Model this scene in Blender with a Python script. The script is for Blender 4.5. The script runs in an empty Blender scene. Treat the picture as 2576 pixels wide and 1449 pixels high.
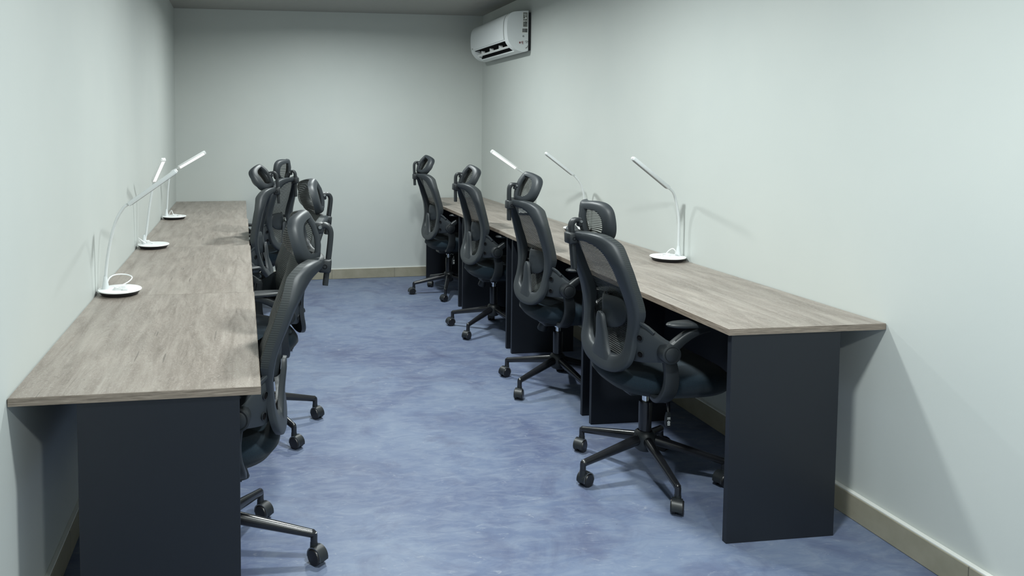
import bpy, bmesh, math, random
from mathutils import Vector, Matrix
random.seed(7)
SC = bpy.context.scene
COL = SC.collection
PI = math.pi
R = math.radians

# ------------------------------------------------------------------ materials
def mat(name, color, rough=0.5, metal=0.0, spec=0.5):
    m = bpy.data.materials.new(name); m.use_nodes = True
    b = m.node_tree.nodes['Principled BSDF']
    b.inputs['Base Color'].default_value = (*color, 1)
    b.inputs['Roughness'].default_value = rough
    b.inputs['Metallic'].default_value = metal
    b.inputs['Specular IOR Level'].default_value = spec
    return m
def nd(m, t, **kw):
    n = m.node_tree.nodes.new(t)
    for k, v in kw.items(): setattr(n, k, v)
    return n
def ln(m, a, b): m.node_tree.links.new(a, b)
def bsdf(m): return m.node_tree.nodes['Principled BSDF']
def coords(m, scale=(1, 1, 1), kind='Object', rot=(0, 0, 0)):
    tc = nd(m, 'ShaderNodeTexCoord'); mp = nd(m, 'ShaderNodeMapping')
    mp.inputs['Scale'].default_value = scale; mp.inputs['Rotation'].default_value = rot
    ln(m, tc.outputs[kind], mp.inputs['Vector']); return mp.outputs['Vector']
def noise(m, vec, scale, detail=4, rough=0.55, dist=0.0):
    n = nd(m, 'ShaderNodeTexNoise'); n.inputs['Scale'].default_value = scale
    n.inputs['Detail'].default_value = detail; n.inputs['Roughness'].default_value = rough
    n.inputs['Distortion'].default_value = dist
    ln(m, vec, n.inputs['Vector']); return n.outputs['Fac']
def ramp(m, fac, stops):
    r = nd(m, 'ShaderNodeValToRGB'); e = r.color_ramp.elements
    while len(e) < len(stops): e.new(0.5)
    for el, (p, c) in zip(e, stops):
        el.position = p; el.color = (*c, 1) if len(c) == 3 else c
    ln(m, fac, r.inputs['Fac']); return r.outputs['Color']
def mixc(m, fac, a, b, mode='MIX'):
    x = nd(m, 'ShaderNodeMix', data_type='RGBA', blend_type=mode)
    for s, v in ((x.inputs[0], fac), (x.inputs[6], a), (x.inputs[7], b)):
        if isinstance(v, (int, float)): s.default_value = v
        elif isinstance(v, tuple): s.default_value = (*v, 1)
        else: ln(m, v, s)
    return x.outputs[2]
def bump(m, h, strength=0.2, dist=0.01):
    b = nd(m, 'ShaderNodeBump'); b.inputs['Strength'].default_value = strength
    b.inputs['Distance'].default_value = dist
    ln(m, h, b.inputs['Height']); ln(m, b.outputs['Normal'], bsdf(m).inputs['Normal'])
def math_(m, op, a, b=None):
    n = nd(m, 'ShaderNodeMath', operation=op)
    for i, v in enumerate((a, b)):
        if v is None: continue
        if isinstance(v, (int, float)): n.inputs[i].default_value = v
        else: ln(m, v, n.inputs[i])
    return n.outputs[0]

# wall paint
M = {}
def wall_mat():
    m = mat('wall_paint', (0.66, 0.69, 0.665), 0.6, 0, 0.25)
    v = coords(m)
    c = ramp(m, noise(m, v, 1.3, 3), [(0.3, (0.500, 0.530, 0.515)), (0.7, (0.535, 0.560, 0.540))])
    ln(m, c, bsdf(m).inputs['Base Color'])
    bump(m, noise(m, v, 160, 2), 0.05, 0.002)
    return m
M['wall'] = wall_mat()
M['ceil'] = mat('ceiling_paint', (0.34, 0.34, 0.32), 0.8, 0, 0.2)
bump(M['ceil'], noise(M['ceil'], coords(M['ceil']), 90, 2), 0.05, 0.002)
def floor_mat():
    m = mat('blue_floor', (0.26, 0.33, 0.52), 0.55, 0, 0.35)
    v = coords(m); vs = coords(m, (1.0, 2.6, 1))
    base = ramp(m, noise(m, v, 1.6, 6, 0.6, 0.6), [(0.30, (0.082, 0.103, 0.186)), (0.5, (0.118, 0.152, 0.242)), (0.70, (0.168, 0.210, 0.298))])
    f2 = ramp(m, noise(m, vs, 7.0, 8, 0.68, 1.2), [(0.42, (0, 0, 0)), (0.72, (1, 1, 1))])
    c = mixc(m, math_(m, 'MULTIPLY', f2, 0.55), base, (0.235, 0.272, 0.340))
    f3 = ramp(m, noise(m, v, 3.1, 7, 0.65, 0.8), [(0.52, (0, 0, 0)), (0.7, (1, 1, 1))])
    c = mixc(m, math_(m, 'MULTIPLY', f3, 0.6), c, (0.070, 0.080, 0.150))
    # pale scuffs
    f4 = ramp(m, noise(m, coords(m, (2.0, 5.5, 1), rot=(0, 0, 0.5)), 5.0, 9, 0.72, 1.8), [(0.6, (0, 0, 0)), (0.68, (1, 1, 1))])
    c = mixc(m, math_(m, 'MULTIPLY', f4, 0.5), c, (0.34, 0.365, 0.41))
    # dark specks of dirt in patches
    f5 = ramp(m, noise(m, coords(m, (14, 30, 1)), 2.2, 2, 0.5), [(0.755, (0, 0, 0)), (0.78, (1, 1, 1))])
    f6 = ramp(m, noise(m, v, 0.9, 2), [(0.5, (0, 0, 0)), (0.62, (1, 1, 1))])
    c = mixc(m, math_(m, 'MULTIPLY', math_(m, 'MULTIPLY', f5, f6), 0.75), c, (0.05, 0.065, 0.10))
    ln(m, c, bsdf(m).inputs['Base Color'])
    ln(m, ramp(m, noise(m, v, 4, 5), [(0.3, (0.42, 0.42, 0.42)), (0.7, (0.62, 0.62, 0.62))]), bsdf(m).inputs['Roughness'])
    bump(m, noise(m, vs, 26, 6, 0.7), 0.18, 0.004)
    return m
M['floor'] = floor_mat()
def wood_mat():
    m = mat('taupe_wood_laminate', (0.33, 0.29, 0.25), 0.38, 0, 0.5)
    v = coords(m, (7.0, 0.9, 1.0)); v2 = coords(m, (46, 1.6, 4)); v3 = coords(m, (2.2, 1.2, 1))
    c = ramp(m, noise(m, v, 2.6, 8, 0.62, 1.1), [(0.27, (0.195, 0.166, 0.142)), (0.5, (0.295, 0.258, 0.228)), (0.73, (0.385, 0.346, 0.308))])
    st = ramp(m, noise(m, v2, 1.5, 5, 0.6, 0.5), [(0.35, (0.80, 0.785, 0.77)), (0.6, (1, 1, 1))])
    c = mixc(m, 0.5, c, st, 'MULTIPLY')
    cl = ramp(m, noise(m, v3, 2.2, 4), [(0.35, (0.86, 0.85, 0.84)), (0.68, (1.06, 1.05, 1.04))])
    c = mixc(m, 0.8, c, cl, 'MULTIPLY')
    fl = ramp(m, noise(m, coords(m, (16, 6, 1)), 5.0, 9, 0.75, 2.5), [(0.50, (0, 0, 0)), (0.64, (1, 1, 1))])
    c = mixc(m, math_(m, 'MULTIPLY', fl, 0.42), c, (0.47, 0.43, 0.39))
    n1 = noise(m, coords(m, (5.5, 1.1, 1)), 1.6, 4, 0.55, 1.4)
    fr = math_(m, 'ABSOLUTE', math_(m, 'SUBTRACT', math_(m, 'FRACT', math_(m, 'MULTIPLY', n1, 17.0)), 0.5))
    l1 = ramp(m, fr, [(0.0, (1, 1, 1)), (0.10, (0, 0, 0))])
    mk = ramp(m, noise(m, coords(m, (9, 3, 1)), 1.7, 4), [(0.38, (0, 0, 0)), (0.56, (1, 1, 1))])
    c = mixc(m, math_(m, 'MULTIPLY', math_(m, 'MULTIPLY', l1, mk), 0.55), c, (0.15, 0.125, 0.108))
    cr = ramp(m, noise(m, coords(m, (70, 2.6, 1)), 1.0, 2, 0.4, 0.4), [(0.245, (1, 1, 1)), (0.26, (0, 0, 0))])
    c = mixc(m, math_(m, 'MULTIPLY', cr, 0.6), c, (0.10, 0.085, 0.075))
    ln(m, c, bsdf(m).inputs['Base Color'])
    ln(m, ramp(m, noise(m, v, 4, 4), [(0.3, (0.34, 0.34, 0.34)), (0.7, (0.48, 0.48, 0.48))]), bsdf(m).inputs['Roughness'])
    bump(m, noise(m, v2, 3, 5), 0.12, 0.002)
    return m
M['wood'] = wood_mat()
def edge_mat():
    m = mat('brown_edge_band', (0.17, 0.13, 0.10), 0.45)
    v = coords(m, (6, 6, 120))
    c = ramp(m, noise(m, v, 2.2, 6, 0.65, 0.4), [(0.3, (0.10, 0.078, 0.060)), (0.55, (0.25, 0.205, 0.165)), (0.75, (0.36, 0.305, 0.25))])
    ln(m, c, bsdf(m).inputs['Base Color']); return m
M['edge'] = edge_mat()
M['panel'] = mat('dark_slate_laminate', (0.011, 0.0135, 0.019), 0.42, 0, 0.4)
bump(M['panel'], noise(M['panel'], coords(M['panel']), 420, 2), 0.06, 0.001)
def base_tile():
    m = mat('beige_skirting_tile', (0.30, 0.28, 0.21), 0.45)
    v = coords(m)
    c = ramp(m, noise(m, v, 9, 5), [(0.3, (0.27, 0.255, 0.19)), (0.7, (0.345, 0.32, 0.25))])
    sp = nd(m, 'ShaderNodeSeparateXYZ'); ln(m, v, sp.inputs[0])
    fr = math_(m, 'FRACT', math_(m, 'MULTIPLY', math_(m, 'ADD', sp.outputs['X'], 40.0), 1 / 0.6))
    g = math_(m, 'LESS_THAN', fr, 0.006)
    c = mixc(m, math_(m, 'MULTIPLY', g, 0.7), c, (0.08, 0.075, 0.06))
    ln(m, c, bsdf(m).inputs['Base Color']); return m
M['tile'] = base_tile()
M['bead'] = mat('white_plaster_bead', (0.72, 0.73, 0.70), 0.6)
M['plastic'] = mat('black_plastic', (0.014, 0.017, 0.020), 0.42, 0, 0.5)
bump(M['plastic'], noise(M['plastic'], coords(M['plastic']), 900, 1), 0.08, 0.0006)
M['plastic_light'] = mat('grey_plastic', (0.023, 0.028, 0.033), 0.48, 0, 0.45)
bump(M['plastic_light'], noise(M['plastic_light'], coords(M['plastic_light']), 900, 1), 0.08, 0.0006)
M['gloss'] = mat('black_enamel', (0.012, 0.013, 0.016), 0.24, 0.0, 0.6)
M['wheel'] = mat('black_wheel', (0.010, 0.010, 0.011), 0.33, 0, 0.5)
M['chrome'] = mat('chrome', (0.75, 0.77, 0.78), 0.14, 1.0)
M['ring'] = mat('silver_ring', (0.22, 0.23, 0.24), 0.3, 0.6)
M['hole'] = mat('black_recess', (0.004, 0.004, 0.005), 0.8, 0, 0.1)
def seat_mat():
    m = mat('navy_black_fabric', (0.006, 0.013, 0.021), 0.9, 0, 0.2)
    v = coords(m)
    c = ramp(m, noise(m, v, 500, 2), [(0.3, (0.004, 0.010, 0.016)), (0.7, (0.009, 0.020, 0.031))])
    ln(m, c, bsdf(m).inputs['Base Color'])
    bsdf(m).inputs['Sheen Weight'].default_value = 0.12
    bump(m, noise(m, v, 700, 2), 0.2, 0.001)
    return m
M['seat'] = seat_mat()
def mesh_mat(name, period, gap, col):
    m = mat(name, col, 0.55, 0, 0.4)
    nt = m.node_tree; out = nt.nodes['Material Output']
    tc = nd(m, 'ShaderNodeTexCoord'); sp = nd(m, 'ShaderNodeSeparateXYZ')
    ln(m, tc.outputs['Object'], sp.inputs[0])
    s = math_(m, 'SINE', math_(m, 'MULTIPLY', sp.outputs['Z'], 2 * PI / period))
    rib = math_(m, 'MULTIPLY_ADD', s, 0.5); rib.node.inputs[2].default_value = 0.5
    op = math_(m, 'MULTIPLY_ADD', rib, 1.25 * (1 - gap)); op.node.inputs[2].default_value = gap
    op2 = math_(m, 'MINIMUM', op, 1.0)
    tr = nd(m, 'ShaderNodeBsdfTransparent'); mx = nd(m, 'ShaderNodeMixShader')
    ln(m, op2, mx.inputs[0]); ln(m, tr.outputs[0], mx.inputs[1]); ln(m, bsdf(m).outputs[0], mx.inputs[2])
    ln(m, mx.outputs[0], out.inputs['Surface'])
    bump(m, s, 0.6, 0.0015)
    return m
M['mesh'] = mesh_mat('black_back_mesh', 0.0068, 0.60, (0.040, 0.046, 0.046))
M['hmesh'] = mesh_mat('black_headrest_mesh', 0.0068, 0.20, (0.036, 0.041, 0.042))
def wrap_mat():
    m = mat('black_ribbed_fabric', (0.036, 0.042, 0.042), 0.6, 0, 0.35)
    tc = nd(m, 'ShaderNodeTexCoord'); sp = nd(m, 'ShaderNodeSeparateXYZ'); ln(m, tc.outputs['Object'], sp.inputs[0])
    sn = math_(m, 'SINE', math_(m, 'MULTIPLY', sp.outputs['Z'], 2 * PI / 0.0068))
    rb = math_(m, 'MULTIPLY_ADD', sn, 0.5); rb.node.inputs[2].default_value = 0.5
    c = ramp(m, rb, [(0.0, (0.020, 0.024, 0.026)), (0.6, (0.036, 0.042, 0.043))])
    ln(m, c, bsdf(m).inputs['Base Color']); bump(m, sn, 0.10, 0.001)
    return m
M['wrap'] = wrap_mat()
M['white'] = mat('white_plastic', (0.86, 0.87, 0.87), 0.32, 0, 0.5)
M['silver'] = mat('pearl_white_plastic', (0.70, 0.73, 0.74), 0.3, 0.1, 0.5)  # white plastic greyed to carry the shading of three heads; stems share it
M['diff'] = mat('frosted_diffuser', (0.30, 0.31, 0.31), 0.5)
M['dark'] = mat('dark_rubber', (0.012, 0.012, 0.016), 0.55)
M['acw'] = mat('white_ac_casing', (0.71, 0.74, 0.75), 0.34, 0, 0.45)
M['sticker'] = mat('grey_print', (0.25, 0.26, 0.24), 0.5)
M['paper'] = mat('white_paper', (0.80, 0.81, 0.79), 0.55)
M['ink'] = mat('black_ink', (0.015, 0.015, 0.018), 0.5)
M['red'] = mat('red_marker', (0.16, 0.02, 0.025), 0.5)
def emis(name, col, st):
    m = bpy.data.materials.new(name); m.use_nodes = True
    b = bsdf(m); b.inputs['Emission Color'].default_value = (*col, 1); b.inputs['Emission Strength'].default_value = st
    b.inputs['Base Color'].default_value = (0.9, 0.9, 0.9, 1)
    return m
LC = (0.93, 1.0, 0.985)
M['led'] = emis('lit_lamp_strip', LC, 0.75)  # glow added to whiten the strips of three lamps taken as switched off
M['lit'] = emis('lit_diffuser', LC, 6.0)

# ------------------------------------------------------------------ mesh helpers
def finish(name, bm, mats, parent=None, smooth=40, loc=None):
    bmesh.ops.recalc_face_normals(bm, faces=bm.faces)
    me = bpy.data.meshes.new(name); bm.to_mesh(me); bm.free()
    for x in (mats if isinstance(mats, (list, tuple)) else [mats]): me.materials.append(x)
    if smooth:
        me.shade_smooth(); me.set_sharp_from_angle(angle=R(smooth))
    o = bpy.data.objects.new(name, me); COL.objects.link(o)
    if parent: o.parent = parent
    if loc: o.location = loc
    return o
def inst(name, me, parent=None, mtx=None):
    o = bpy.data.objects.new(name, me); COL.objects.link(o)
    if parent: o.parent = parent
    if mtx is not None: o.matrix_basis = mtx
    return o
def tag(o, label=None, cat=None, group=None, kind=None):
    for k, v in (('label', label), ('category', cat), ('group', group), ('kind', kind)):
        if v: o[k] = v
    return o
def empty(name, loc, rz=0.0):
    o = bpy.data.objects.new(name, None); COL.objects.link(o)
    o.location = loc; o.rotation_euler = (0, 0, rz); o.empty_display_size = 0.1
    return o
def setmat(fs, i):
    for f in fs: f.material_index = i
def box(bm, c, s, bev=0.0, mi=0, seg=2, mtx=None):
    r = bmesh.ops.create_cube(bm, size=1.0)
    vs = r['verts']
    bmesh.ops.scale(bm, vec=s, verts=vs)
    if bev > 0:
        es = list({e for v in vs for e in v.link_edges})
        rr = bmesh.ops.bevel(bm, geom=es, offset=bev, segments=seg, profile=0.5, affect='EDGES')
        vs = list({v for f in rr['faces'] for v in f.verts} | {v for v in vs if v.is_valid})
    if mtx: bmesh.ops.transform(bm, matrix=mtx, verts=vs)
    bmesh.ops.translate(bm, vec=c, verts=vs)
    fs = {f for v in vs for f in v.link_faces}
    setmat(fs, mi); return vs
def tube(bm, pts, rad, n=12, mi=0, cap=True, up=Vector((0, 1, 0)), sx=1.0, sy=1.0):
    """swept tube; rad may be a list; sx, sy scale the section along the side and the second axis"""
    pts = [Vector(p) for p in pts]; k = len(pts)
    rads = rad if isinstance(rad, (list, tuple)) else [rad] * k
    rings = []; side = None
    for i, p in enumerate(pts):
        t = (pts[min(i + 1, k - 1)] - pts[max(i - 1, 0)]).normalized()
        s = up - t * up.dot(t)
        if s.length < 0.05: s = (side or t.orthogonal())
        s = (s - t * s.dot(t)).normalized(); side = s
        w = t.cross(s)
        rings.append([bm.verts.new(p + (s * math.cos(2 * PI * j / n) * sx + w * math.sin(2 * PI * j / n) * sy) * rads[i]) for j in range(n)])
    fs = []
    for a, b in zip(rings, rings[1:]):
        for j in range(n): fs.append(bm.faces.new((a[j], a[(j + 1) % n], b[(j + 1) % n], b[j])))
    if cap: fs.append(bm.faces.new(rings[0][::-1])); fs.append(bm.faces.new(rings[-1]))
    setmat(fs, mi); return fs
def sweep_rect(bm, pts, w, t, up=Vector((0, 1, 0)), bev=0.25, mi=0):
    """rounded-rectangle bar: w along 'up', t across; both may be lists"""
    pts = [Vector(p) for p in pts]; k = len(pts)
    ws = w if isinstance(w, (list, tuple)) else [w] * k
    ts = t if isinstance(t, (list, tuple)) else [t] * k
    rings = []
    for i, p in enumerate(pts):
        d = (pts[min(i + 1, k - 1)] - pts[max(i - 1, 0)]).normalized()
        s = (up - d * up.dot(d)).normalized(); n = d.cross(s)
        a, b = ws[i] / 2, ts[i] / 2; c = min(a, b) * bev * 2 * 0.5
        prof = [(a, b - c), (a - c * .3, b - c * .3), (a - c, b), (-a + c, b), (-a + c * .3, b - c * .3), (-a, b - c), (-a, -b + c), (-a + c * .3, -b + c * .3), (-a + c, -b), (a - c, -b), (a - c * .3, -b + c * .3), (a, -b + c)]
        rings.append([bm.verts.new(p + s * x + n * y) for x, y in prof])
    m = 12; fs = []
    for A, B in zip(rings, rings[1:]):
        for j in range(m): fs.append(bm.faces.new((A[j], A[(j + 1) % m], B[(j + 1) % m], B[j])))
    fs.append(bm.faces.new(rings[0][::-1])); fs.append(bm.faces.new(rings[-1]))
    setmat(fs, mi); return fs
def lathe(bm, prof, n=24, mtx=None, mi=0, mis=None):
    rings = []
    for r, z in prof:
        if r < 1e-5: rings.append([bm.verts.new((0, 0, z))])
        else: rings.append([bm.verts.new((r * math.cos(2 * PI * j / n), r * math.sin(2 * PI * j / n), z)) for j in range(n)])
    fs = []
    for q, (a, b) in enumerate(zip(rings, rings[1:])):
        for j in range(n):
            j2 = (j + 1) % n
            if len(a) == 1 and len(b) == 1: continue
            if len(a) == 1: f = bm.faces.new((a[0], b[j2], b[j]))
            elif len(b) == 1: f = bm.faces.new((a[j], a[j2], b[0]))
            else: f = bm.faces.new((a[j], a[j2], b[j2], b[j]))
            f.material_index = mis[q] if mis else mi; fs.append(f)
    vs = [v for r in rings for v in r]
    if mtx: bmesh.ops.transform(bm, matrix=mtx, verts=vs)
    return fs
def crom(pts, k=4, closed=False):
    P = [Vector(p) for p in pts]; n = len(P); out = []
    rng = range(n) if closed else range(n - 1)
    for i in rng:
        if closed: a, b, c, d = P[i - 1], P[i], P[(i + 1) % n], P[(i + 2) % n]
        else: a, b, c, d = P[max(i - 1, 0)], P[i], P[i + 1], P[min(i + 2, n - 1)]
        for j in range(k):
            t = j / k
            out.append(0.5 * ((2 * b) + (c - a) * t + (2 * a - 5 * b + 4 * c - d) * t * t + (3 * b - a - 3 * c + d) * t ** 3))
    if not closed: out.append(P[-1])
    return out
def mirror_loop(half):
    """half outline (y>=0) from top centre to bottom centre -> closed loop"""
    return half + [(-y, z) for y, z in half[-2:0:-1]]
def interp(tab, v):
    if v <= tab[0][0]: return tab[0][1]
    for (a, b), (c, d) in zip(tab, tab[1:]):
        if v <= c: return b + (d - b) * (v - a) / (c - a)
    return tab[-1][1]
def ring_mesh(bm, outer, inner, S, depth, sec, k=4, mi=0, wrap=()):
    O = crom([(y, z, 0) for y, z in outer], k, True); I = crom([(y, z, 0) for y, z in inner], k, True)
    n = len(O); loops = []; zcut = -9 if outer[0][1] < .5 else .74
    for t, d in sec:
        row = []
        for a, b in zip(O, I):
            y = a.x + (b.x - a.x) * t; z = a.y + (b.y - a.y) * t
            dp = depth(y, z) if callable(depth) else depth
            row.append(bm.verts.new((S(y, z) + d * dp, y, z)))
        loops.append(row)
    fs = []
    for q, (A, B) in enumerate(zip(loops, loops[1:] + loops[:1])):
        for j in range(n):
            f = bm.faces.new((A[j], A[(j + 1) % n], B[(j + 1) % n], B[j])); f.material_index = 1 if q in wrap and A[j].co.z > zcut else mi
    return O, I
def fill_mesh(bm, loop, X, rings=8, mi=0, k=4):
    """surface filling a closed (y,z) loop, x from X(y, z, r)"""
    O = crom([(y, z, 0) for y, z in loop], k, True); n = len(O)
    cy = sum(p.x for p in O) / n; cz = sum(p.y for p in O) / n
    rows = []
    for q in range(rings, 0, -1):
        f = q / rings
        rows.append([bm.verts.new((X(cy + (p.x - cy) * f, cz + (p.y - cz) * f, f), cy + (p.x - cy) * f, cz + (p.y - cz) * f)) for p in O])
    c = bm.verts.new((X(cy, cz, 0), cy, cz)); fs = []
    for A, B in zip(rows, rows[1:]):
        for j in range(n): fs.append(bm.faces.new((A[j], A[(j + 1) % n], B[(j + 1) % n], B[j])))
    for j in range(n): fs.append(bm.faces.new((rows[-1][j], rows[-1][(j + 1) % n], c)))
    setmat(fs, mi)

# ------------------------------------------------------------------ the room
YB, KB, KR, WR = 4.6358, 0.0244, -0.0122, 2.8572
H = 2.4855
def xr(y, off=0.0): return WR + KR * (YB - y) - off
def yb(x): return YB + KB * (x - 1.4)
XLW = -0.006                         # left wall plane
RW = -0.015                          # right wall plane, as an offset of xr
Y0 = -3.6
def prism(name, poly, z0, z1, m, kind=None):
    bm = bmesh.new()
    lo = [bm.verts.new((x, y, z0)) for x, y in poly]; hi = [bm.verts.new((x, y, z1)) for x, y in poly]
    n = len(poly)
    bm.faces.new(lo[::-1]); bm.faces.new(hi)
    for i in range(n): bm.faces.new((lo[i], lo[(i + 1) % n], hi[(i + 1) % n], hi[i]))
    o = finish(name, bm, m, smooth=0)
    if kind: o['kind'] = kind
    return o
T = 0.12
xl = XLW; A = (xl, yb(xl)); xrB = xr(YB + .035, RW); B = (xrB, yb(xrB)); xr0 = xr(Y0, RW)
prism('floor', [(xl - T, Y0 - T), (xr0 + T, Y0 - T), (B[0] + T, B[1] + T), (A[0] - T, A[1] + T)], -0.12, 0.0, M['floor'], 'structure')
prism('ceiling', [(xl - T, Y0 - T), (xr0 + T, Y0 - T), (B[0] + T, B[1] + T), (A[0] - T, A[1] + T)], H, H + 0.12, M['ceil'], 'structure')
prism('wall_left', [(xl - T, Y0 - T), (xl, Y0), (xl, A[1]), (xl - T, A[1] + T)], 0, H, M['wall'], 'structure')
prism('wall_right', [(xr0, Y0), (xr0 + T, Y0 - T), (B[0] + T, B[1] + T), B], 0, H, M['wall'], 'structure')
prism('wall_back', [A, B, (B[0] + T, B[1] + T), (A[0] - T, A[1] + T)], 0, H, M['wall'], 'structure')
prism('wall_front', [(xl - T, Y0 - T), (xr0 + T, Y0 - T), (xr0, Y0), (xl, Y0)], 0, H, M['wall'], 'structure')
def baseboard(name, p, q, nrm, t):
    """skirting tiles from p to q, front face t from the wall plane; local x runs along the wall"""
    p = Vector((*p, 0)); q = Vector((*q, 0)); L = (q - p).length
    ang = math.atan2((q - p).y, (q - p).x)
    o = empty(name, p, ang); COL.objects.unlink(o); bpy.data.objects.remove(o)
    bm = bmesh.new(); s = nrm
    box(bm, (L / 2, s * t / 2, 0.046), (L, t, 0.090), 0.0015, 0, 1)
    box(bm, (L / 2, s * (t - .003) / 2, 0.0935), (L, t - .003, 0.006), 0.001, 1, 1)
    ob = finish(name, bm, [M['tile'], M['bead']], smooth=0)
    ob.location = p; ob.rotation_euler = (0, 0, ang); ob['kind'] = 'structure'
    return ob
baseboard('baseboard_right', (xr0 - .0, Y0), (B[0], B[1]), 1, 0.022)
baseboard('baseboard_back', (A[0] + .018, A[1]), (B[0] - .022, B[1]), -1, 0.012)
baseboard('baseboard_left', (xl, Y0), (xl, A[1]), -1, 0.018)

# ------------------------------------------------------------------ ceiling lights
def ceiling_light(x, y, label, power):
    t = empty('ceiling_light', (x, y, H)); tag(t, label, 'light', 'round downlights along the ceiling')
    bm = bmesh.new()
    lathe(bm, [(0.105, 0.0), (0.13, 0.0), (0.13, -0.008), (0.122, -0.014), (0.108, -0.014), (0.105, -0.008), (0.105, 0.0)], 40)
    finish('trim_ring', bm, M['white'], t)
    bm = bmesh.new()
    lathe(bm, [(0.106, -0.006), (0.06, -0.008), (0.0, -0.008)], 40)
    finish('diffuser', bm, M['lit'], t)
    l = bpy.data.lights.new('downlight', 'AREA'); l.shape = 'DISK'; l.size = 0.2; l.energy = power; l.color = LC; l.spread = R(170)
    o = bpy.data.objects.new('downlight_glow', l); COL.objects.link(o); o.parent = t; o.location = (0, 0, -0.018)
PW = 43
ceiling_light(1.47, -0.85, 'round white ceiling downlight nearest the open end of the desks', PW)
ceiling_light(1.47, -2.80, 'round white ceiling downlight at the front end of the room, behind the camera', PW)
ceiling_light(1.47, 1.05, 'round white ceiling downlight above the middle of the aisle', PW)
ceiling_light(1.47, 3.10, 'round white ceiling downlight closest to the back wall', PW)

# ------------------------------------------------------------------ desks
TH = 0.022; HT = 0.754
def desk(loc, rz, L, W, sgn, pin, pw, label, group, near_in=0.004, far_in=0.1075):
    """front edge at local x = 0, the wall at x = -sgn*W; local y runs away from the camera"""
    t = empty('desk', loc, rz); tag(t, label, 'desk', group)
    x0, x1 = sorted((0.0, -sgn * W))
    bm = bmesh.new()
    box(bm, ((x0 + x1) / 2, L / 2, HT - TH / 2), (W - .003, L - .003, TH - .0004), 0.0006, 0, 1)
    o = finish('tabletop', bm, M['wood'], t, smooth=0)
    # band glued to the visible edges
    bm = bmesh.new()
    box(bm, (-sgn * .0009, L / 2, HT - TH / 2 - .0006), (.0016, L - .0015, TH - .001), 0, 0)
    box(bm, ((x0 + x1) / 2, .0012, HT - TH / 2 - .0006), (W - .0015, .0016, TH - .001), 0, 0)
    box(bm, ((x0 + x1) / 2, L - .0012, HT - TH / 2 - .0006), (W - .0015, .0016, TH - .001), 0, 0)
    eb = finish('edge_band', bm, M['edge'], o, smooth=0); eb['label'] = 'brown wood-grain edge band'
    pa = -sgn * pin; pb = -sgn * (pin + pw); pc = (pa + pb) / 2
    for y in (near_in + TH / 2, L - far_in + TH / 2):
        bm = bmesh.new(); box(bm, (pc, y, (HT - TH) / 2), (pw, TH, HT - TH - .0006), 0.0008, 0, 1)
        finish('side_panel', bm, M['panel'], t, smooth=0)
    ya = near_in + TH + .0005; ye = L - far_in - .0005
    bm = bmesh.new(); box(bm, (pb + sgn * .03, (ya + ye) / 2, (HT - TH + .40) / 2), (TH, ye - ya, HT - TH - .40 - .0006), 0.0008, 0, 1)
    finish('modesty_panel', bm, M['panel'], t, smooth=0)
    return t
GL = 'wooden desks joined end to end along the left wall'
GR = 'wooden desks joined end to end along the right wall'
lys = [-.374, .773, 2.0007, 3.252, 4.600]
llab = ['nearest taupe wooden desk in the left row, its dark end panel facing the camera',
        'left-row desk second from the camera, the nearest left lamp standing at its near corner',
        'left-row desk third from the camera, between the second and third seams',
        'left-row desk against the back wall, the smallest in view on that side']
for i in range(4):
    fx = [.6345, .632, .627, .619][i]
    desk((fx, lys[i], 0), 0, lys[i + 1] - lys[i], fx - XLW - .002, 1, .16 if i == 3 else .0565, .31 if i == 3 else .414, llab[i], GL)
rys = [-.0338, 1.1273, 2.2686, 3.4064, 4.640]
rlab = ['nearest taupe wooden desk in the right row, its dark end panel open to view',
        'right-row desk second from the camera, carrying the nearest right lamp',
        'right-row desk third from the camera, behind the second chair from the camera',
        'right-row desk against the back wall under the air conditioner']
for i in range(4):
    y = rys[i]; off = .5787 - [0, .006, .010, .010][i]
    desk((xr(y, off), y, 0), math.atan(KR), rys[i + 1] - y, off - RW - .002, -1, .0126, .408, rlab[i], GR)

# ------------------------------------------------------------------ chair prototypes (forward = +x, left = +y)
XU = [(.44, -.222), (.48, -.210), (.52, -.197), (.56, -.183), (.60, -.172), (.66, -.163), (.70, -.161), (.76, -.166), (.81, -.178), (.86, -.192), (.93, -.209), (.97, -.218), (1.0, -.222), (1.04, -.224)]
XU = [(z.x, z.y) for z in crom([(a, b, 0) for a, b in XU], 4)]
def bulge(z): return interp([(.72, 0.004), (.82, .014), (.90, .030), (.95, .050), (1.0, .072), (1.04, .074)], z)
def BW(z): return interp([(.80, .245), (.93, .240), (1.0, .200), (1.04, .200)], z)
def SB(y, z): return interp(XU, z) - bulge(z) * (1 - min(1.2, (y / BW(z)) ** 2))
OUT = [(0, 1.037), (.055, 1.039), (.105, 1.040), (.148, 1.034), (.178, 1.020), (.202, .998), (.222, .965), (.237, .925), (.244, .87), (.246, .80), (.245, .735), (.232, .685), (.219, .640), (.216, .590), (.210, .550), (.186, .520), (.140, .494), (.078, .479), (0, .473)]
INN = [(0, 1.001), (.05, 1.002), (.090, .999), (.120, .989), (.144, .972), (.162, .946), (.171, .91), (.173, .87), (.1725, .83), (.170, .785), (.168, .735), (.165, .695), (.161, .650), (.157, .612), (.148, .582), (.128, .560), (.095, .549), (.050, .544), (0, .542)]
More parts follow.
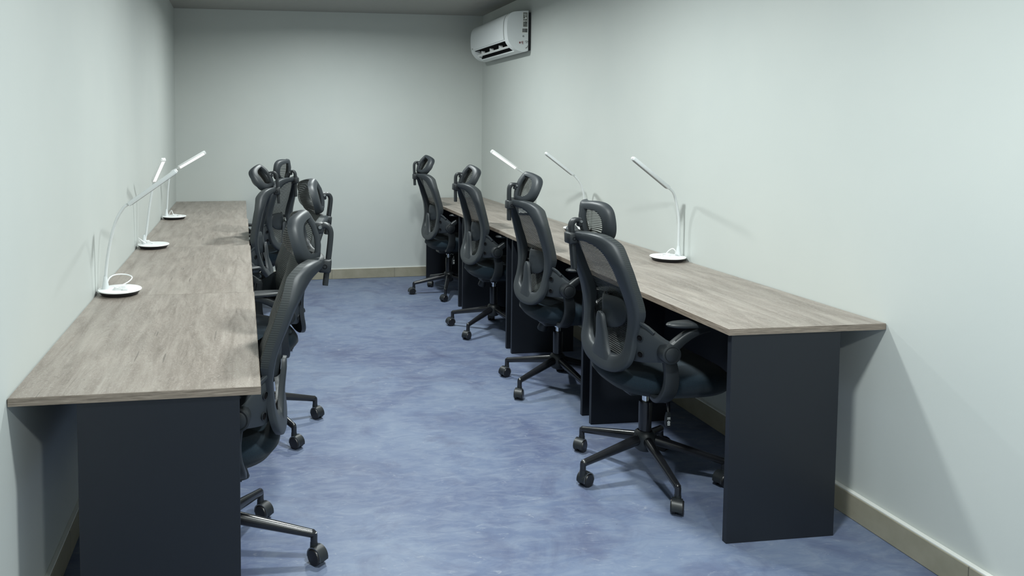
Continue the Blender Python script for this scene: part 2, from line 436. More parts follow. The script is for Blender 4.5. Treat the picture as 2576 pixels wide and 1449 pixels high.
def back_frame():
    bm = bmesh.new()
    dep = lambda y, z: interp([(.47, .030), (.52, .026), (.66, .024), (.74, .046)], z)
    sec = [(0, .40), (.03, .16), (.11, .04), (.30, 0), (.66, 0), (.88, .04), (.96, .16), (1, .42), (1, .95), (.9, 1.0), (.1, 1.0), (0, .9)]
    ring_mesh(bm, mirror_loop(OUT), mirror_loop(INN), SB, dep, sec, 4, 0, (9, 10, 11))
    # tongue rising from the bottom bar to the lumbar pad
    pts = [(.515, .170, .016), (.535, .145, .018), (.555, .118, .02), (.58, .096, .02), (.61, .079, .02), (.64, .067, .019), (.665, .058, .018), (.684, .048, .017), (.695, .035, .015), (.700, .018, .012)]
    rings = []
    for z, w, t in pts:
        x = interp([(.52, -.202), (.57, -.197), (.62, -.196), (.66, -.198), (.70, -.195)], z); h = w / 2
        prof = [(-h, .35), (-h * .86, .05), (-h * .5, -.05), (0, -.08), (h * .5, -.05), (h * .86, .05), (h, .35), (h, 1), (-h, 1)]
        rings.append([bm.verts.new((x + b * t, a, z)) for a, b in prof])
    for a, b in zip(rings, rings[1:]):
        for j in range(9): bm.faces.new((a[j], a[(j + 1) % 9], b[(j + 1) % 9], b[j]))
    bm.faces.new(rings[0]); bm.faces.new(rings[-1][::-1])
    # wings that reach forward to the arm pivots
    for s in (1, -1):
        st = [(.168, -.160, .553, .640), (.200, -.156, .553, .700), (.230, -.141, .556, .702), (.250, -.128, .560, .690), (.275, -.111, .566, .670), (.300, -.096, .572, .655), (.318, -.084, .576, .648)]
        st = [tuple(v) for v in crom([Vector(q) for q in st], 3)] if False else st
        rg = []
        for y, x, za, zb in st:
            c = .008
            rg.append([bm.verts.new(v) for v in ((x + .004, s * y, za), (x - .001, s * y, za + c), (x - .001, s * y, zb - c), (x + .004, s * y, zb), (x + .024, s * (y - .008), zb), (x + .024, s * (y - .008), za))])
        for a, b in zip(rg, rg[1:]):
            for j in range(6): bm.faces.new((a[j], a[(j + 1) % 6], b[(j + 1) % 6], b[j]))
        bm.faces.new(rg[0]); bm.faces.new(rg[-1][::-1])
        # raised corner lug where the wing leaves the upright
        sweep_rect(bm, [(-.150, s * .205, .700), (-.140, s * .236, .708), (-.122, s * .256, .694), (-.108, s * .275, .676)], .012, .012, Vector((0, 0, 1)))
    return bm
def bolts():  # black disc faces stand in for the shade inside the wing holes
    out = []
    for s in (1, -1):
        for z in (.650, .587):
            bm = bmesh.new()
            mt = Matrix.Translation((-.141, s * .231, z)) @ Matrix.Rotation(-s * R(28), 4, 'Z') @ Matrix.Rotation(-PI / 2, 4, 'Y')
            lathe(bm, [(0.0128, 0), (0.0128, .0032), (.0108, .0038), (.0104, -.004 + .005), (0, .001)], 18, mt, 0, [1, 1, 0, 0])
            out.append(bm)
    return out
def back_mesh():
    bm = bmesh.new()
    lo = mirror_loop([(y + (.022 if y > .01 else 0), z + (.006 if z > .9 else -.006 if z < .56 else 0)) for y, z in INN])
    def X(y, z, r):
        xe = SB(y, z) + .043
        sag = .006 * max(0, 1 - (y / .18) ** 2)
        lum = .028 * math.exp(-((z - .70) / .10) ** 2) * max(0, 1 - (y / .20) ** 2)
        return xe - sag * (1 if z > .62 else .4) + lum
    fill_mesh(bm, lo, X, 14, 0, 4)
    return bm
def lumbar_pad():
    bm = bmesh.new()
    half = [(0, .768), (.05, .768), (.082, .756), (.098, .730), (.098, .700), (.086, .668), (.055, .645), (0, .636)]
    lo = mirror_loop(half)
    X = lambda y, z: -.189 + .62 * math.sqrt(y * y + .0003) + .12 * max(0, z - .72)
    O = crom([(y, z, 0) for y, z in lo], 3, True); n = len(O)
    rows = []
    for f, d in ((0.0, .000), (.5, .0), (.92, .0), (1, .004), (1, .010), (.9, .012), (.4, .012), (0, .012)):
        if f == 0: rows.append([bm.verts.new((X(0, .70) + d, 0, .70))] * n)
        else: rows.append([bm.verts.new((X(p.x * f, .70 + (p.y - .70) * f) + d, p.x * f, .70 + (p.y - .70) * f)) for p in O])
    for a, b in zip(rows, rows[1:]):
        for j in range(n):
            vs = []
            for v in (a[j], a[(j + 1) % n], b[(j + 1) % n], b[j]):
                if v not in vs: vs.append(v)
            if len(vs) > 2: bm.faces.new(vs)
    return bm
def seat():
    bm = bmesh.new(); n = 56; cx = .050; a, b = .243, .250
    prof = [(0, .384), (.45, .386), (.75, .392), (.9, .403), (.97, .424), (1.0, .452), (.99, .470), (.95, .484), (.86, .495), (.6, .500), (.3, .496), (0, .493)]
    rows = []
    for f, z in prof:
        row = []
        for j in range(n):
            t = 2 * PI * j / n; e = 2 / 3.0
            c, s = math.cos(t), math.sin(t)
            x = cx + a * f * math.copysign(abs(c) ** e, c); y = b * f * math.copysign(abs(s) ** e, s)
            if x < cx: y *= 1 - .10 * ((cx - x) / a) ** 2
            zz = z
            if x > cx + .14: zz -= .035 * ((x - cx - .14) / .1) ** 2      # waterfall front
            if x < cx - .10 and zz > .44: zz -= .020 * ((cx - .10 - x) / .14)
            row.append(bm.verts.new((x, y, zz)) if f else None)
        if f == 0: v = bm.verts.new((cx, 0, z)); row = [v] * n
        rows.append(row)
    for A, B in zip(rows, rows[1:]):
        for j in range(n):
            vs = []
            for v in (A[j], A[(j + 1) % n], B[(j + 1) % n], B[j]):
                if v not in vs: vs.append(v)
            if len(vs) > 2: bm.faces.new(vs)
    return bm
def mechanism():
    bm = bmesh.new()
    box(bm, (-.005, 0, .374), (.19, .12, .036), .010, 0, 2)
    return bm
def knob():
    bm = bmesh.new()
    mt = Matrix.Translation((-.055, .045, .372)) @ Matrix.Rotation(R(14), 4, 'X') @ Matrix.Rotation(R(10), 4, 'Y')
    lathe(bm, [(0, 0), (.018, 0), (.022, -.02), (.030, -.062), (.027, -.068), (0, -.068)], 20, mt)
    return bm
def lever():
    bm = bmesh.new()
    tube(bm, crom([(.0, -.06, .366), (-.005, -.14, .362), (-.012, -.185, .372), (-.018, -.203, .352), (-.020, -.208, .330)], 4), .0042, 8)
    return bm
def lever_handle():
    bm = bmesh.new()
    sweep_rect(bm, [(-.0195, -.2075, .345), (-.021, -.209, .325), (-.022, -.211, .300), (-.022, -.212, .290)], [.014, .022, .024, .018], [.008, .010, .010, .008], Vector((1, 0, 0)))
    return bm
def lever_marks():
    bm = bmesh.new()
    for z, w in ((.326, .012), (.321, .012), (.313, .004), (.308, .011), (.303, .005), (.297, .010)):
        box(bm, (-.0214, -.2165, z), (w, .0016, .0022))
    for dx in (-.003, .0035): box(bm, (-.0214 + dx, -.2165, .305), (.002, .0016, .014))
    return bm
def gas_lift():
    bm = bmesh.new()
    lathe(bm, [(0, .115), (.020, .115), (.025, .135), (.026, .30), (.0245, .311), (.014, .312)], 24)
    return bm
def piston():
    bm = bmesh.new()
    lathe(bm, [(.0135, .308), (.0135, .334), (.022, .338), (.022, .344), (0, .344)], 20)
    return bm
def hub():
    bm = bmesh.new()
    lathe(bm, [(0, .108), (.030, .108), (.040, .116), (.043, .135), (.043, .165), (.038, .182), (.0285, .190), (.0265, .182)], 30)
    return bm
def base_leg():
    bm = bmesh.new(); pts = []; rr = []
    for i in range(9):
        f = i / 8; r = .030 + f * .262
        pts.append((r, 0, .154 - .058 * f)); rr.append(.0215 - .0075 * f)
    pts.append((.299, 0, .0945)); rr.append(.0142)
    pts.append((.306, 0, .0925)); rr.append(.0100)
    tube(bm, pts, rr, 14, sx=.95, sy=1.0)
    lathe(bm, [(0, .100), (.0105, .099), (.0118, .09), (.0118, .058), (0, .058)], 16, Matrix.Translation((.302, 0, 0)))
    return bm
def caster():
    """swivel axis at the origin, floor at z = 0; the wheels trail along -x"""
    bm = bmesh.new(); rw = .0265
    for s in (1, -1):
        mt = Matrix.Translation((-.016, s * .0045, rw)) @ Matrix.Rotation(-s * PI / 2, 4, 'X')
        lathe(bm, [(0, 0), (rw - .003, 0), (rw, .003), (rw, .0155), (rw - .0025, .0185), (rw - .0040, .0186), (rw - .010, .0189), (0, .0190)], 26, mt, 0)
    # hood: an arched cover over the upper half of the wheels
    n = 14; ro, ri = rw + .0055, rw + .0015; hw = .0185; rows = []
    for i in range(n + 1):
        t = R(-12) + (R(204)) * i / n
        rows.append([bm.verts.new((-.016 + math.cos(t) * r_, y, rw + math.sin(t) * r_)) for r_, y in ((ri, -hw), (ro, -hw), (ro, hw), (ri, hw))])
    fs = []
    for a, b in zip(rows, rows[1:]):
        for j in range(4):
            f = bm.faces.new((a[j], a[(j + 1) % 4], b[(j + 1) % 4], b[j])); f.material_index = 2 if j in (0, 2) else 1
    fs = [bm.faces.new(rows[0]), bm.faces.new(rows[-1][::-1])]
    setmat(fs, 1)
    box(bm, (-.014, 0, rw + .004), (.030, .006, .046), .001, 1, 1)
    lathe(bm, [(0, .068), (.0125, .066), (.0135, .05), (.0135, .038), (0, .038)], 16, None, 1)
    return bm
def arm_bracket(s):
    bm = bmesh.new()
    p = [(-.080, .296, .635), (-.078, .297, .600), (-.070, .299, .560), (-.064, .300, .520), (-.066, .298, .475), (-.074, .288, .440), (-.078, .268, .418), (-.078, .240, .408), (-.074, .205, .408)]
    P = [(x, s * y, z) for x, y, z in p]
    sweep_rect(bm, crom(P, 3), [.040 + .016 * math.sin(PI * i / 24) for i in range(25)], .020, Vector((1, 0, 0)), .45)
    return bm
def armrest(s):
    bm = bmesh.new()
    P = [(-.092, s * .316, .612), (-.060, s * .315, .640), (-.020, s * .312, .668), (.030, s * .308, .690), (.070, s * .306, .697)]
    sweep_rect(bm, crom(P, 3), .034, [.040 - .0012 * i for i in range(13)], Vector((0, 1, 0)), .4)
    mt = Matrix.Translation((-.083, s * .293, .608)) @ Matrix.Rotation(-s * PI / 2, 4, 'X')
    lathe(bm, [(0, 0), (.036, 0), (.038, .004), (.038, .034), (.036, .040), (.030, .042), (.0295, .040), (.026, .040), (.0255, .043), (.021, .045), (0, .0455)], 28, mt)
    return bm
def arm_pad(s):
    bm = bmesh.new(); n = 40; rows = []
    for f, z in ((0, .703), (.8, .703), (.96, .704), (1, .708), (1, .711), (.96, .716), (.86, .7195), (.5, .7215), (0, .722)):
        row = []
        for j in range(n):
            t = 2 * PI * j / n; c, q = math.cos(t), math.sin(t)
            x = .042 + .130 * f * math.copysign(abs(c) ** .6, c); y = .037 * f * math.copysign(abs(q) ** .75, q)
            y *= 1 - .22 * max(0, (.0 - x) / .09)
            row.append(bm.verts.new((x, s * .300 + y, z)) if f else None)
        if f == 0: row = [bm.verts.new((.042, s * .300, z))] * n
        rows.append(row)
    for A, B in zip(rows, rows[1:]):
        for j in range(n):
            vs = []
            for v in (A[j], A[(j + 1) % n], B[(j + 1) % n], B[j]):
                if v not in vs: vs.append(v)
            if len(vs) > 2: bm.faces.new(vs)
    return bm
def clip():
    bm = bmesh.new()
    box(bm, (-.298, 0, 1.010), (.042, .058, .046), .007, 0, 2)
    box(bm, (-.272, 0, 1.020), (.03, .07, .026), .006, 0, 2)
    for s in (1, -1):
        mt = Matrix.Translation((-.298, s * .0285, 1.008)) @ Matrix.Rotation(-s * PI / 2, 4, 'X')
        lathe(bm, [(.0075, 0), (.0075, .0012), (.0055, .0014), (.005, .0004), (0, .0004)], 14, mt, 1)
    return bm
def post():
    bm = bmesh.new()
    P = crom([(-.292, 0, .885), (-.294, 0, .93), (-.297, 0, 1.0), (-.298, 0, 1.045), (-.296, 0, 1.064), (-.287, 0, 1.077), (-.273, 0, 1.080), (-.258, 0, 1.074)], 4)
    n = len(P)
    sweep_rect(bm, P, [.032] * n, [.018] * n, Vector((0, 1, 0)), .5)
    return bm
# headrest, origin at its pivot
HO = [(0, .093), (.045, .093), (.088, .083), (.116, .058), (.127, .020), (.123, -.020), (.103, -.053), (.063, -.071), (0, -.075)]
HI = [(0, .062), (.039, .062), (.070, .052), (.088, .030), (.092, .005), (.086, -.020), (.066, -.039), (.036, -.047), (0, -.048)]
HM = .62
def SH(y, z): return -.002 + HM * (math.sqrt(y * y + .0009) - .03) + .25 * (z - .009) ** 2 / .08
def headrest_frame():
    bm = bmesh.new()
    sec = [(0, .50), (.04, .22), (.14, .06), (.32, 0), (.70, .03), (.90, .10), (.97, .25), (1, .5), (1, .95), (.9, 1), (.1, 1), (0, .92)]
    ring_mesh(bm, mirror_loop(HO), mirror_loop(HI), SH, .030, sec, 5, 0, (7, 8, 9))
    sweep_rect(bm, [(SH(0, z) + .012, 0, z) for z in (-.056, -.03, 0, .035, .072)], .034, .020, Vector((0, 1, 0)), .4)
    return bm
def pivot_block():
    bm = bmesh.new()
    box(bm, (.004, 0, -.004), (.034, .030, .036), .005, 0, 2)
    for s in (1, -1):
        mt = Matrix.Translation((-.002, s * .0135, 0)) @ Matrix.Rotation(-s * PI / 2, 4, 'X')
        lathe(bm, [(.009, 0), (.009, .003), (.0055, .004), (.0055, .0055), (0, .0055)], 14, mt, 0, [0, 0, 1, 1])
    return bm
def headrest_mesh():
    bm = bmesh.new()
    lo = mirror_loop([(y * .97, z * .95) for y, z in HO])
    def X(y, z, r): return SH(y, z) * (r ** 2) + (HM * .085) * (1 - r ** 2) + .027 + .042 * (1 - r ** 2.6)
    fill_mesh(bm, lo, X, 10, 0, 5)
    return bm
P_ = {}
def proto(name, bm, mats, smooth=45):
    o = finish(name, bm, mats, None, smooth); me = o.data; bpy.data.objects.remove(o); P_[name] = me
pl = M['plastic']; pg = M['plastic_light']
proto('back_frame', back_frame(), [pg, M['wrap']], 50)
for i, b in enumerate(bolts()): proto('bolt%d' % i, b, [M['hole'], pl])
proto('back_mesh', back_mesh(), M['mesh'], 180)
proto('lumbar_pad', lumbar_pad(), pg)
proto('seat', seat(), M['seat'], 60)
proto('mechanism', mechanism(), pl)
proto('tension_knob', knob(), pl)
proto('height_lever', lever(), M['gloss'])
proto('lever_handle', lever_handle(), pl)
proto('marking', lever_marks(), M['paper'], 0)
proto('gas_lift', gas_lift(), M['gloss'])
proto('piston', piston(), M['chrome'])
proto('hub', hub(), pl)
proto('base_leg', base_leg(), M['gloss'])
proto('caster', caster(), [M['wheel'], pl, M['ring']])
for s, k in ((1, 'l'), (-1, 'r')):
    proto('arm_bracket' + k, arm_bracket(s), pl)
    proto('armrest' + k, armrest(s), pl)
    proto('arm_pad' + k, arm_pad(s), pl)
proto('clip', clip(), [pl, M['hole']])
proto('post', post(), pl)
proto('headrest_frame', headrest_frame(), [pg, M['wrap']])
proto('pivot_block', pivot_block(), [pl, M['ring']])
proto('headrest_mesh', headrest_mesh(), M['hmesh'], 180)

def office_chair(x, y, yaw, rc, e, tilt, leg, label, lever_on=False, cast=None, hyaw=0, hz=0, hx=0):
    t = empty('office_chair', (x, y, 0), R(yaw))
    tag(t, label, 'chair', 'black mesh office chairs with headrests')
    piv = Matrix.Translation((-.05, 0, .45)) @ Matrix.Rotation(-R(rc), 4, 'Y') @ Matrix.Translation((.05, 0, -.45))
    fr = inst('back_frame', P_['back_frame'], t, piv)
    for i in range(4): inst('bolt', P_['bolt%d' % i], fr)
    inst('back_mesh', P_['back_mesh'], t, piv)['label'] = 'ribbed see-through black mesh'
    inst('lumbar_pad', P_['lumbar_pad'], t, piv)
    inst('seat', P_['seat'], t)['label'] = 'navy-black fabric seat cushion'
    inst('mechanism', P_['mechanism'], t)
    if not lever_on: inst('tension_knob', P_['tension_knob'], t)
    if lever_on:
        lv = inst('height_lever', P_['height_lever'], t)
        inst('lever_handle', P_['lever_handle'], lv); inst('marking', P_['marking'], lv)
    gl = inst('gas_lift', P_['gas_lift'], t); inst('piston', P_['piston'], gl)['label'] = 'chrome piston'
    inst('hub', P_['hub'], t)
    for k in range(5):
        a = R(leg - yaw + 72 * k)
        lg = inst('base_leg', P_['base_leg'], t, Matrix.Rotation(a, 4, 'Z'))
        ca = (cast[k] if cast else random.uniform(0, 360))
        inst('caster', P_['caster'], lg, Matrix.Translation((.302, 0, 0)) @ Matrix.Rotation(R(ca) - a - R(yaw), 4, 'Z'))
    for k in 'lr':
        inst('arm_bracket', P_['arm_bracket' + k], t)
        ar = inst('armrest', P_['armrest' + k], t); inst('arm_pad', P_['arm_pad' + k], ar)
    inst('headrest_clip', P_['clip'], t, piv)
    up = Matrix.Translation((-.2 * e, 0, e * .97))
    inst('headrest_post', P_['post'], t, piv @ up)
    inst('headrest_pivot', P_['pivot_block'], t, piv @ up @ Matrix.Translation((-.259, 0, 1.074)) @ Matrix.Rotation(R(tilt * .4), 4, 'Y'))
    hm = piv @ up @ Matrix.Translation((-.259 + hx, 0, 1.074 + hz)) @ Matrix.Rotation(R(hyaw), 4, 'Z') @ Matrix.Rotation(R(tilt), 4, 'Y')
    hf = inst('headrest_frame', P_['headrest_frame'], t, hm)
    inst('headrest_mesh', P_['headrest_mesh'], hf)['label'] = 'see-through mesh headrest pad'
    return t
office_chair(2.226, .496, -1.3, 3.3, 0, -4, 119.5 + 144, 'black office chair nearest the camera on the right, headrest tipped backward', True, [55, 20, 120, 40, 206], 2, -.016)
office_chair(2.304, 1.547, -1.2, -1.6, .041, 21, 134.8, 'black office chair second from the camera along the right desks', False, [24, 58, 200, 100, 60])
office_chair(2.333, 2.709, -1.0, -1.9, .023, 26, 145.2, 'black office chair third from the camera along the right desks', False, [14, 40, 200, 100, 60])
office_chair(2.336, 3.893, 1.2, 0, .054, 30, 177.6, 'black office chair farthest back on the right, against the back wall, lever below its seat', True, [5, 30, 200, 100, 60])
office_chair(.516, .109, 175, 4.3, .061, 19, -7.7, 'black office chair nearest the camera on the left, back leaning toward the aisle', False, [130, 138, 200, 100, 60], -1, -.028, -.004)
office_chair(.645, 1.222, 189.5, 5.6, .059, 21, -56.8, 'black office chair second from the camera on the left, half hidden behind the nearest', False, [135, 128, 200, 100, 60])
office_chair(.57, 2.393, 174, -6.5, .048, 29, 10, 'black office chair third on the left, wall showing through its forward-tipped headrest', hyaw=-8)
office_chair(.749, 3.502, 154, -3.2, .003, -9, 40, 'black office chair farthest back on the left, turned to show its back')

# ------------------------------------------------------------------ desk lamps (local +x points from the wall to the room)
def desk_lamp(x, y, z, rz, stem, head, label, cable=0, hm='white', hw=.030, roll=0, glow=False):
    t = empty('desk_lamp', (x, y, z), rz); tag(t, label, 'lamp', 'white gooseneck desk lamps')
    bm = bmesh.new()
    lathe(bm, [(0, .015), (.080, .0165), (.0868, .0180), (.0875, .0200), (.086, .0222), (.080, .0232), (0, .0235)], 48)
    b = finish('base', bm, M['white'], t)
    bm = bmesh.new(); lathe(bm, [(0, 0.0003), (.069, 0.0003), (.072, .002), (.0852, .0176), (.083, .0178), (0, .015)], 48)
    finish('base_skirt', bm, M['dark'], t)['label'] = 'black tapered underside of the base'
    S = crom([Vector(p) for p in stem], 5)
    bm = bmesh.new()
    tube(bm, S, [.0075] + [.0062] * (len(S) - 1), 12, up=Vector((0, 1, 0)))
    lathe(bm, [(.016, 0), (.0135, .012), (.009, .040), (.0065, .055)], 16, Matrix.Translation((stem[0][0], stem[0][1], .021)))
    finish('stem', bm, M['silver'], t)
    a, c = Vector(head[0]), Vector(head[1]); d = (c - a); L = d.length; d.normalize()
    side = Matrix.Rotation(R(roll), 3, d) @ Vector((0, 0, 1)).cross(d).normalized(); nrm = d.cross(side)
    mt = Matrix((d, side, nrm)).transposed().to_4x4(); mt.translation = a
    bm = bmesh.new()
    vs = box(bm, (L / 2, 0, 0), (L, hw, .019), .005, 0, 2); box(bm, (L + .001, 0, .001), (.006, hw - .007, .013), .002, 1, 2)
    bmesh.ops.transform(bm, matrix=mt, verts=list(bm.verts))
    bm2 = bmesh.new()
    tube(bm, [Vector(stem[-1]) - d * .006, a + d * .006], .0055, 10)
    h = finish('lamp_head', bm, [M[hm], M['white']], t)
    bm2.free(); bm = bmesh.new()
    box(bm, (L / 2, 0, -.0097), (L - .02, hw - .012, .0016))
    bmesh.ops.transform(bm, matrix=mt, verts=list(bm.verts))
    finish('diffuser', bm, M['led'] if glow else M['diff'], h, smooth=0)['label'] = 'flat strip on the underside of the head'
    bm = bmesh.new(); box(bm, (L - .007, 0, .0056), (.010, hw * .5, .0012)); bmesh.ops.transform(bm, matrix=mt, verts=list(bm.verts))
    # coiled supply cable lying on the base
    bm3 = bmesh.new(); rnd = random.Random(cable + 3)
    pts = []
    if cable == 0:
        pts = [(-.05, -.01, .030), (-.045, .02, .062), (-.02, .045, .072), (.02, .05, .070), (.045, .03, .062), (.035, .0, .05), (.0, -.02, .035), (-.02, -.03, .028), (.01, -.035, .028), (.03, -.02, .028), (.0, -.01, .030), (-.015, -.03, .034), (.02, -.04, .028)]
    elif cable == 1:
        pts = [(-.04, -.02, .03), (-.07, -.03, .055), (-.09, -.02, .06), (-.095, .0, .045), (-.07, .01, .032), (-.03, .0, .035), (-.01, -.02, .034), (.0, .0, .03), (-.02, .02, .032), (-.04, -.005, .04)]
    else:
        pts = [(-.04, 0, .028), (-.03, .02, .05), (-.02, .01, .062), (-.012, -.01, .05), (0, -.02, .03), (.02, -.015, .028), (.03, .005, .028), (.01, .015, .03), (-.01, 0, .034), (.015, -.01, .034), (.035, -.02, .028)]
    pts = [(min(max(x_, -.075), .07), y_, z_) for x_, y_, z_ in pts] if cable != 1 else [(max(x_, -.080), y_, z_) for x_, y_, z_ in pts]
    tube(bm3, crom(pts, 5), .0024, 8, up=Vector((0, 0, 1)))
    box(bm3, (pts[-1][0] + .008, pts[-1][1], pts[-1][2]), (.022, .012, .009), .002)
    finish('power_cable', bm3, M['white'], t)
    bm.free()
    return t
def S2(pts): return [(x, 0, z) for x, z in pts]
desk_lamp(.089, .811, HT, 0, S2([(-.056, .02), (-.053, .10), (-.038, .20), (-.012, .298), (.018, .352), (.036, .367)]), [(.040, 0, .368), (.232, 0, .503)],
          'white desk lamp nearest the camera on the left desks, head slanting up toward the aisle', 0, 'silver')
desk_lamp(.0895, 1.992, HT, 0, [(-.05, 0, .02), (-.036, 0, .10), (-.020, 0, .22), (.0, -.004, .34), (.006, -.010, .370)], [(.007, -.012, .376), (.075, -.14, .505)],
          'white desk lamp second from the camera on the left desks, bright head tilted steeply up', 1, glow=True)
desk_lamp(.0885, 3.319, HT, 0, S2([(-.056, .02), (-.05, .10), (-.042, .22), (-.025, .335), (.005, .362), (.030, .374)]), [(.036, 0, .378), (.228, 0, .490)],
          'white desk lamp farthest back on the left desks, head reaching toward the back wall corner', 2, glow=True, roll=-62)
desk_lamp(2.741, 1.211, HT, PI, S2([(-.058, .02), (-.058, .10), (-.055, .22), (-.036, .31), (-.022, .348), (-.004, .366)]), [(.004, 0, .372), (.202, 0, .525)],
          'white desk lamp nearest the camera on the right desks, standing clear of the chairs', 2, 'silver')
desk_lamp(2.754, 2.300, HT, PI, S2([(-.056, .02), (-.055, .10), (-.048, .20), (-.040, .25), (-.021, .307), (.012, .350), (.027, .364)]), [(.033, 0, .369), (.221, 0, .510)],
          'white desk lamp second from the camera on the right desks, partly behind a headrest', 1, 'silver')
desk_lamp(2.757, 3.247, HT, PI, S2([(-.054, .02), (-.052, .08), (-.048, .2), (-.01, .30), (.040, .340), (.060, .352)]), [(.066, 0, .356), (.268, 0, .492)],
          'white desk lamp farthest back on the right desks, bright head above the second chair', 0, glow=True, roll=62)

# ------------------------------------------------------------------ air conditioner on the right wall
def air_conditioner():
    y0 = 3.40; Ln = 1.0
    t = empty('air_conditioner', (xr(y0, RW), y0, 2.03), math.atan(KR))
    tag(t, 'white wall-mounted split air conditioner high on the right wall near the back corner', 'air conditioner')
    # section in (x towards the room = -x, z up)
    prof = [(0.026, .002), (.06, -.006), (.110, .004), (.150, .028), (.178, .060), (.190, .085), (.197, .12), (.200, .17), (.199, .225), (.192, .262), (.176, .290), (.150, .305), (.10, .312), (.026, .316)]
    P = crom([(a, b, 0) for a, b in prof], 3)
    def ext(bm, pts, ya, yb_, mi=0):
        A = [bm.verts.new((-p.x, ya, p.y)) for p in pts]; B_ = [bm.verts.new((-p.x, yb_, p.y)) for p in pts]
        fs = []
        for i in range(len(pts)):
            j = (i + 1) % len(pts); fs.append(bm.faces.new((A[i], A[j], B_[j], B_[i])))
        fs.append(bm.faces.new(A[::-1])); fs.append(bm.faces.new(B_)); setmat(fs, mi)
    bm = bmesh.new()
    # two end caps and the recessed middle body with the outlet slot cut out
    ext(bm, P, 0, .075); ext(bm, P, Ln - .075, Ln)
    mid = [p for p in P if not (.008 < p.y < .095 and p.x > .08)]
    k = next(i for i, p in enumerate(P) if p.x > .08 and p.y > .008)
    mid = []
    for p in P:
        if p.x > .08 and .006 < p.y < .078: continue
        mid.append(p)
    # insert the slot wall
    idx = next(i for i, p in enumerate(mid) if p.y > .07)
    slot = [Vector((.112, .012, 0)), Vector((.100, .055, 0)), Vector((.135, .095, 0)), Vector((.182, .086, 0))]
    mid = mid[:idx] + slot + mid[idx:]
    ext(bm, mid, .075, Ln - .075)
    body = finish('casing', bm, M['acw'], t, 35)
    bm = bmesh.new()                                   # front panel, slightly proud, with a seam at each end
    fp = [p for p in P if p.x > .168 and p.y > .088]
    fp2 = [Vector((p.x + .006, p.y, 0)) for p in fp]
    ext(bm, [fp[0]] + fp2 + [fp[-1]] + [Vector((p.x - .004, p.y, 0)) for p in fp[::-1]], .082, Ln - .02)
    panel = finish('front_panel', bm, M['acw'], t, 35)
    bm = bmesh.new(); fpg = [Vector((p.x + .0012, p.y, 0)) for p in fp]
    ext(bm, [fp[0]] + fpg + [fp[-1]] + [Vector((p.x - .004, p.y, 0)) for p in fp[::-1]], .0745, .0825)
    finish('panel_seam', bm, M['sticker'], panel, 35)['label'] = 'grey seam beside the front panel'
    bm = bmesh.new()
    ext(bm, [Vector((a, b, 0)) for a, b in ((.1125, .0135), (.1008, .0545), (.1352, .0938), (.1804, .085), (.176, .082), (.137, .090), (.104, .053), (.1165, .0165))], .0755, Ln - .0755)
    finish('air_outlet', bm, M['hole'], t, 0)['label'] = 'dark air outlet slot'
    bm = bmesh.new()                                   # horizontal louver and its clips
    ext(bm, [Vector((a, b, 0)) for a, b in ((.146, .034), (.160, .044), (.159, .0475), (.145, .0375))], .085, Ln - .085)
    lv = finish('louver', bm, M['white'], t, 0)
    for yy in (.28, .52, .76):
        bm = bmesh.new(); box(bm, (-.152, yy, .050), (.010, .014, .018), .003); box(bm, (-.138, yy + .05, .060), (.035, .002, .032))
        finish('vane_clip', bm, M['white'], t)
    bm = bmesh.new(); box(bm, (-.0128, Ln / 2 + .004, .156), (.0254, Ln - .02, .298), .002)  # dark plate puts the shade of the wall gap into colour
    finish('mounting_plate', bm, M['dark'], t)['label'] = 'dark gap and plate behind the casing'
    # stickers on the near end
    def flat(bm, u0, u1, z0, z1, mi=0, d=.0006): box(bm, (-(u0 + u1) / 2, -d / 2, (z0 + z1) / 2), (u1 - u0, d, z1 - z0), 0, mi)
    bm = bmesh.new()
    flat(bm, .030, .073, .186, .305, 0); flat(bm, .033, .070, .189, .302, 1, .0009)
    rnd = random.Random(5); z = .298
    while z > .195:
        w = rnd.uniform(.010, .028); u = rnd.uniform(.036, .067 - w)
        flat(bm, u, u + w, z - .0022, z, rnd.choice((0, 2, 2)), .0012); z -= rnd.uniform(.004, .008)
    flat(bm, .038, .052, .232, .238, 0, .0013); flat(bm, .058, .066, .228, .240, 0, .0013); flat(bm, .040, .054, .250, .266, 0, .0013)
    finish('rating_label', bm, [M['paper'], M['sticker'], M['ink']], t, 0)['label'] = 'grey printed rating label'
    bm = bmesh.new(); flat(bm, .031, .079, .138, .180, 0); u = .034
    while u < .074:
        w = rnd.choice((.0012, .002, .0035)); flat(bm, u, u + w, .146, .176, 2, .0009); u += w + rnd.choice((.0008, .0015, .0022))
    finish('barcode_label', bm, [M['paper'], M['sticker'], M['ink']], t, 0)['label'] = 'white sticker with a bar code'
    def stroke(bm, pts, r=.0016): tube(bm, [(-u, -.0006, z) for u, z in pts], r, 6, up=Vector((0, 1, 0)))
    bm = bmesh.new()                                   # handwritten 04 in dark red
    stroke(bm, [(.094 + .0045 * math.cos(a), .066 + .0055 * math.sin(a)) for a in [i * PI / 6 for i in range(13)]], .0026)
    stroke(bm, [(.081, .076), (.080, .066), (.070, .066)]); stroke(bm, [(.071, .078), (.071, .066), (.072, .054)], .002)
    finish('handwritten_number', bm, M['red'], t)['label'] = 'red handwritten 04'
    bm = bmesh.new()
    stroke(bm, [(.066 + .005 * math.cos(a), .116 + .006 * math.sin(a)) for a in [i * PI / 4 for i in range(9)]], .0012)
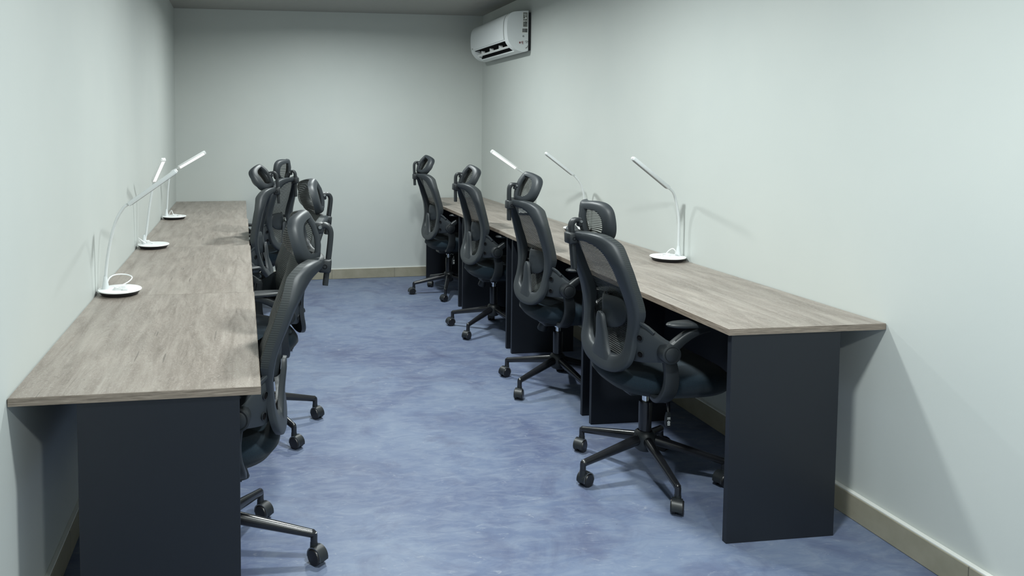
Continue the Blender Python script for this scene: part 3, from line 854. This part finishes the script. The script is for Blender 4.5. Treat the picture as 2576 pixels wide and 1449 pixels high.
    for c, r_, a0, a1 in (((.040, .056), .022, 60, 130), ((.037, .054), .013, 50, 120)):
        stroke(bm, [(c[0] + r_ * math.cos(R(a)) * 1.0, c[1] + r_ * math.sin(R(a))) for a in range(a0, a1 + 1, 10)], .0015)
    for c, r_ in (((.050, .042), .020), ((.044, .040), .014)):
        stroke(bm, [(c[0] + r_ * math.cos(R(a)), c[1] + r_ * math.sin(R(a))) for a in range(-20 + 200, 276, 12)], .0015)
    finish('logo_marks', bm, M['ink'], t)['label'] = 'small black curved marks'
    bm = bmesh.new()
    for q in range(2): tube(bm, [(-.2035, .93 - .016 * q, .100), (-.2045, .934 - .016 * q, .108), (-.2035, .940 - .016 * q, .100)], .0012, 5)
    finish('badge', bm, M['sticker'], t)
air_conditioner()

# ------------------------------------------------------------------ camera, world, view
cd = bpy.data.cameras.new('camera'); cam = bpy.data.objects.new('camera', cd); COL.objects.link(cam); SC.camera = cam
f, px, py = 1900.0, 882.1626, 421.4511
yaw, pitch, roll = -0.1423, -0.0561, 0.0003
cd.sensor_fit = 'HORIZONTAL'; cd.sensor_width = 36.0; cd.lens = f / 2576 * 36
cd.shift_x = (1288 - px) / 2576; cd.shift_y = (py - 724.5) / 2576
cd.clip_start = 0.05
fw = Vector((-math.sin(yaw) * math.cos(pitch), math.cos(yaw) * math.cos(pitch), math.sin(pitch)))
r0 = Vector((math.cos(yaw), math.sin(yaw), 0)); u0 = r0.cross(fw)
rr = r0 * math.cos(roll) + u0 * math.sin(roll); uu = u0 * math.cos(roll) - r0 * math.sin(roll)
mw = Matrix((rr, uu, -fw)).transposed().to_4x4(); mw.translation = (0.5908, -2.3536, 1.445)
cam.matrix_world = mw
w = bpy.data.worlds.new('world'); SC.world = w; w.use_nodes = True
w.node_tree.nodes['Background'].inputs[0].default_value = (0.05, 0.06, 0.07, 1)
w.node_tree.nodes['Background'].inputs[1].default_value = 0.2
vs = SC.view_settings
vs.view_transform = 'Standard'; vs.look = 'None'; vs.exposure = 0.1; vs.gamma = 1.0; vs.use_curve_mapping = False
